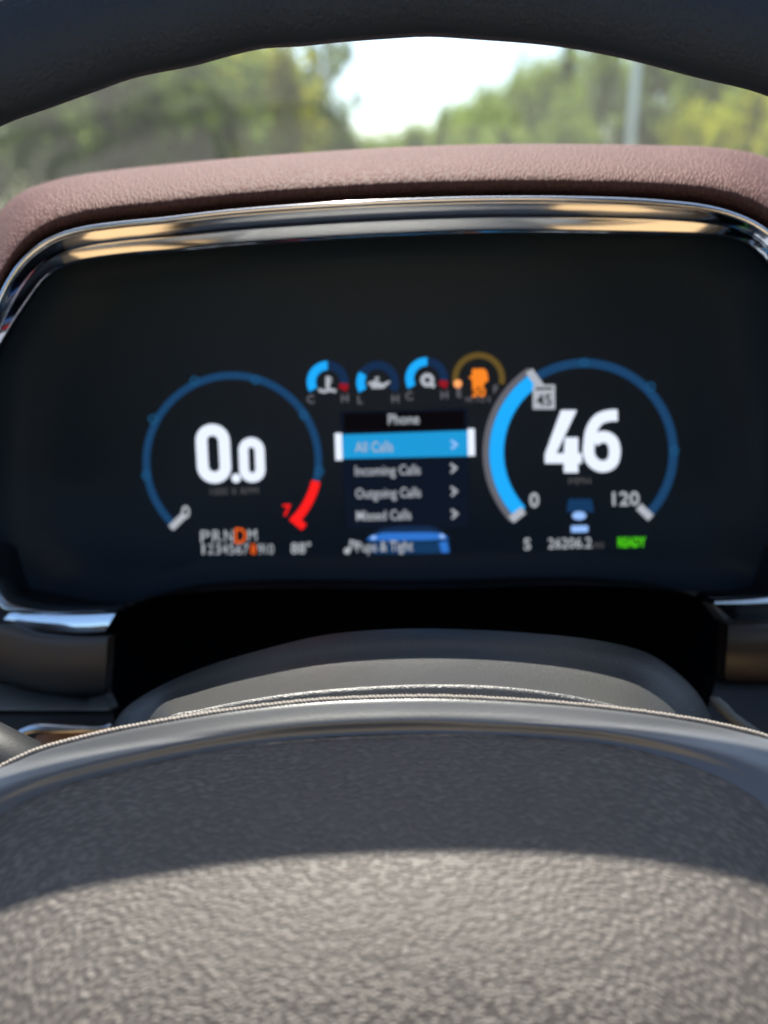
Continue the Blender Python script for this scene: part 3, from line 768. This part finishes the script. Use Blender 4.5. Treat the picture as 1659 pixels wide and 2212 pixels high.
text('scale_letter', 'E', 992, 849, 17, E_band, gp, bold=.02); text('scale_letter', 'F', 1071, 841, 17, E_band, gp, bold=.02)
# --- phone menu
menu = part_empty('phone_menu', 'phone menu list with the first row highlighted cyan')
flat2d('menu_background', [[(734,890),(1010,882),(1014,1140),(746,1142)]], E_grid, menu, .0004)
flat2d('title_background', [[(742,893),(1003,887),(1004,926),(743,932)]], glow('title black', (.012, .010, .014), .1), menu, .0006)
flat2d('highlight_bar', [[(736,939),(1012,930),(1012,985),(738,991)]], E_menu, menu, .0008)
flat2d('bar_end', [[(723,936),(738,935.5),(740,994),(725,994.5)]], E_white, menu, .0012)
flat2d('bar_end', [[(1010,926),(1025,925.5),(1026,984),(1011,985)]], E_white, menu, .0012)
text('menu_title', 'Phone', 872, 905, 22, E_grey, menu, width=67, bold=.012)
text('menu_text', 'All Calls', 767, 966, 22, E_grey, menu, width=82, align='LEFT', lift=.0014, bold=.005)
text('menu_text', 'Incoming Calls', 767, 1017, 21, E_grey, menu, width=141, align='LEFT', bold=.008)
text('menu_text', 'Outgoing Calls', 768, 1066, 21, E_grey, menu, width=141, align='LEFT', bold=.008)
text('menu_text', 'Missed Calls', 770, 1114, 21, E_grey, menu, width=118, align='LEFT', bold=.008)
for x, y, mt in ((980, 960, E_ice), (979, 1011, E_grey), (980, 1061, E_grey), (981, 1110, E_grey)):
    ribbon('chevron', [[(x - 6, y - 9), (x + 6, y), (x - 5, y + 10)]], 5, mt, menu, lift=.0014)
# --- bottom row
rowp = part_empty('status_row', 'bottom status row with gear letters, song and mileage')
flat2d('truck_roof', [[(806,1153),(824,1142),(860,1137),(925,1136),(946,1143),(960,1152)]], E_navy, rowp, .0005)
flat2d('light_bar', [[(792,1167),(800,1158),(830,1151),(930,1150),(956,1153),(970,1163),(930,1167),(830,1168)]], E_truck, rowp, .0007)
ribbon('marker_lamp', [[(802,1163),(812,1160)]], 8, E_ice, rowp, lift=.0010); ribbon('marker_lamp', [[(950,1157),(960,1160)]], 8, E_ice, rowp, lift=.0010)
flat2d('truck_body', [[(800,1171),(930,1170),(969,1167),(972,1194),(930,1196),(805,1197)]], E_truck2, rowp, .0005)
flat2d('truck_pillar', [[(948,1171),(966,1169),(970,1193),(954,1194)]], E_truck, rowp, .0008)
for k, ch in enumerate('PRNDM'):
    text('gear_letter', ch, 443 + 25.5 * k, 1159 - .7 * k, 26 if ch != 'D' else 33, E_grey if ch != 'D' else E_orange2, rowp, width=19 if ch != 'D' else 24)
xs = [439, 455, 471, 486, 501, 516, 531, 547, 563, 582]
for ch, x in zip(['1','2','3','4','5','6','7','8','9','10'], xs):
    text('gear_number', ch, x, 1186, 22, E_grey if ch != '8' else E_orange2, rowp, width=(5 if ch == '1' else 18 if ch == '10' else 12))
text('temperature', '88°', 650, 1184, 23, E_grey, rowp, width=43, bold=.01)
arc('music_note', 750, 1190, 0, 7, 0, 360, E_grey, rowp, 12); ribbon('music_note', [[(756,1188),(758,1168),(767,1171),(766,1184)]], 4, E_grey, rowp)
text('song_title', 'Pups & Tight', 770, 1181, 22, E_grey, rowp, width=122, align='LEFT', bold=.008, lift=.0013)
text('compass_letter', 'S', 1139, 1175, 24, E_grey, rowp, bold=.015)
text('mileage', '26206.2', 1184, 1174, 22, E_grey, rowp, width=94, align='LEFT', bold=.01)
text('mileage_unit', 'mi', 1283, 1176, 17, E_dim, rowp, width=20, align='LEFT')
text('ready_text', 'READY', 1365, 1171, 20, E_green, rowp, width=60, bold=.03)

# ------------------------------------------------------------------ steering column
colm = thing('steering_column', 'grey moulded column shroud rising in front of the dark tunnel', 'steering column', tuple(W(880, 1520, .27)))
top = [(225,1640),(236,1592),(246,1562),(270,1530),(330,1490),(430,1445),(560,1405),(700,1372),(830,1360),(950,1358),(1150,1368),(1300,1385),(1400,1411),(1460,1450),(1510,1500),(1536,1548),(1548,1592),(1555,1640)]
bot = [(330,1720),(336,1640),(344,1582),(362,1548),(430,1532),(505,1516),(650,1494),(830,1480),(960,1477),(1100,1483),(1280,1510),(1380,1540),(1436,1580),(1466,1640),(1480,1720)]
T = spline(top, 70); B = spline(bot, 70)
rows = [[W(*t, .30) + L3(0, -.03, .06) for t in T], [W(*t, .266) + L3(0, -.004, .012) for t in T]]
for k in range(15):
    s = k / 14
    d = .2665 - .008 * math.sin(min(1, s * 4) * math.pi / 2) - .044 * s ** 1.9
    rows.append([W(*lerp(t, b, s), d) for t, b in zip(T, B)])
rows.append([W(*lerp(t, b, 1.02), .2128) for t, b in zip(T, B)])
rows.append([W(b[0], b[1] + 12, .2124) for b in B])
rows.append([W(b[0], b[1] + 60, .2118) for b in B])
loft('column_shroud', rows, M_shroud, colm)
tube('wiper_stalk', [W(-120, 1600, .235), W(-40, 1625, .235), W(40, 1665, .236), W(90, 1700, .238), W(240, 1760, .245)], [.009, .010, .010, .0095, .008], M_dark, colm, 16)
tube('shift_stalk', [W(1534, 1506, .285), W(1545, 1514, .284), W(1562, 1530, .283), W(1580, 1548, .283), W(1700, 1640, .285)], [.0005, .0020, .0023, .0020, .003], M_panel_grey, colm, 12)

# ------------------------------------------------------------------ steering wheel
wheel = thing('steering_wheel', 'leather wrapped steering wheel with grained grey hub pad close in front', 'steering wheel', tuple(W(890, 2300, .18)))
inner = [(-600,1750),(-560,1200),(-450,760),(-250,430),(-110,318),(0,260),(100,224),(200,188),(280,160),(420,131),(500,109),(565,95),(650,90),(725,82),(830,74),(925,69),(1030,75),(1180,87),(1265,99),(1380,123),(1505,156),(1659,195),(1850,290),(2080,460),(2260,760),(2380,1200),(2420,1750),(2300,2450),(1900,3050),(900,3350),(0,3050),(-450,2450),(-600,1750)]
RIMD = .203
IN = spline(inner, 361)[:-1]
rows = []
def rimd(y): return RIMD - .012 * (y - 70) / 1000
nR = len(IN)
C3 = [W(p[0], p[1], rimd(p[1])) for p in IN]
for k in range(20):
    a = 2 * math.pi * k / 20; row = []
    for i, p in enumerate(IN):
        t = Vector(IN[(i + 1) % nR]) - Vector(IN[i - 1]); t.normalize()
        nrm = Vector((t.y, -t.x))                                     # outward in the picture (contour runs clockwise)
        rr = .0180 * FPX / RIMD; q = 1 - math.cos(a)
        d = rimd(p[1]) + .0135 * math.sin(a)
        v = W(p[0], p[1], rimd(p[1])) + (RT * nrm.x - UP * nrm.y) * (.0175 * q) + FW * (.0115 * math.sin(a))
        row.append(v)
    rows.append(row)
rim = loft('rim', rows, M_rim, wheel, closed_u=True, closed_v=True)
sS = [(-420,2250),(-330,1980),(-220,1800),(-100,1708),(0,1656),(78,1620),(155,1598),(249,1576),(373,1553),(516,1531),(680,1513),(830,1506),(960,1505),(1143,1514),(1299,1527),(1454,1547),(1579,1570),(1659,1592),(1760,1640),(1870,1730),(1980,1900),(2060,2250)]
sR = [(-330,2250),(-260,2020),(-170,1850),(-80,1745),(0,1700),(120,1660),(249,1627),(404,1594),(516,1576),(680,1559),(830,1552),(960,1551),(1143,1557),(1299,1570),(1454,1596),(1579,1627),(1659,1660),(1740,1710),(1830,1800),(1920,1960),(1990,2250)]
sG = [(-250,2250),(-190,2050),(-120,1905),(-60,1820),(10,1758),(124,1702),(218,1676),(404,1633),(516,1613),(680,1595),(830,1587),(960,1586),(1143,1592),(1299,1606),(1454,1642),(1579,1694),(1659,1748),(1720,1810),(1800,1900),(1870,2040),(1920,2250)]
NH = 140
SS, SR, SG = spline(sS, NH), spline(sR, NH), spline(sG, NH)
EDGE = .1935
def bulge(y):                        # the whole hub leans and swells towards the viewer lower down
    t = max(0.0, min(1.0, (y - 1560) / 1062.0)); return .0512 * (1 - (1 - t) ** 1.9)
def H(p, d): return W(p[0], p[1], d - bulge(p[1] - 8.5e-5 * (p[0] - 1050) ** 2))
def hubrow(f): return [f(a, b, c) for a, b, c in zip(SS, SR, SG)]
rows = [hubrow(lambda a, b, c: H(a, EDGE + .004) + L3(0, -.02, .03)), hubrow(lambda a, b, c: H(a, EDGE + .003) + L3(0, -.004, .008)),
        hubrow(lambda a, b, c: H(a, EDGE + .0005))]
for seg, k, d in ((0, .06, .0010), (0, .14, .0016), (0, .30, .0021), (0, .5, .0028), (0, .65, .0033), (0, .8, .0039), (0, .95, .0045), (1, .08, .0049), (1, .2, .0051), (1, .32, .0049), (1, .5, .0041), (1, .72, .0032), (1, .92, .0029), (1, 1.10, .0026), (1, 1.2, .0012)):
    rows.append(hubrow((lambda a, b, c: H(lerp(a, b, k), EDGE - d)) if seg == 0 else (lambda a, b, c: H(lerp(b, c, k), EDGE - d))))
bezel = loft('hub_surround', rows, M_bead, wheel)
PC = (880, 3300)
rows = [hubrow(lambda a, b, c: H(lerp(b, c, .90), EDGE - .0018)), hubrow(lambda a, b, c: H(lerp(b, c, .96), EDGE - .0028))]
for k in range(44):
    s = .8 * (k / 43) ** 1.15
    rows.append(hubrow(lambda a, b, c: H(lerp(c, PC, s), EDGE - .0032 - .0075 * math.sin(min(1, s * 3) * math.pi / 2))))
pad = loft('hub_pad', rows, M_hub, wheel)
# cord of stitches along the hub's outer edge, each one a piece
sm = bpy.data.meshes.new('stitch'); bm = bmesh.new(); bmesh.ops.create_uvsphere(bm, u_segments=8, v_segments=5, radius=1)
bm.to_mesh(sm); bm.free(); sm.materials.append(M_thread)
for p in sm.polygons: p.use_smooth = True
cord = tube('piping', [H((p[0], p[1] + 3), EDGE - .0003) for p in spline(sS[2:-2], 160)], .0008, M_bead, wheel, 8)
path = [p for p in spline(sS, 2200) if -40 < p[0] < 1700]
acc = 0; last = None; nst = 0
for i, p in enumerate(path[:-1]):
    if last is None or math.dist(last, p) >= 8.6:
        last = p; nx = path[i + 1]
        a = H(p, EDGE - .0009); t = (H(nx, EDGE - .0009) - a).normalized()
        nn = -FW; b = nn.cross(t).normalized()
        ax = (t * .85 - b * .5 * (1 if True else 0)).normalized(); by = nn.cross(ax).normalized()
        s_ = random.uniform(.9, 1.1)
        M = Matrix((ax * .00082 * s_, by * .00052, nn * .00055)).transposed().to_4x4(); M.translation = a + UP * random.uniform(-.00005, .00005)
        so_ = bpy.data.objects.new('stitch', sm); col.objects.link(so_)
        so_.parent = cord; so_.matrix_parent_inverse = Matrix.Identity(4)
        so_.matrix_basis = M; nst += 1
# spokes out of frame join hub and rim
for pts in ([(-260, 2050), (-420, 1950), (-640, 1900)], [(1940, 2050), (2150, 1950), (2440, 1900)], [(900, 2500), (900, 2900), (900, 3350)]):
    tube('spoke', [W(x, y, .185 if y < 2400 else .17) for x, y in pts], [.022, .018, .015], M_dark, wheel, 14)
for o in wheel.children:                # children of the wheel are laid out in world space
    pass
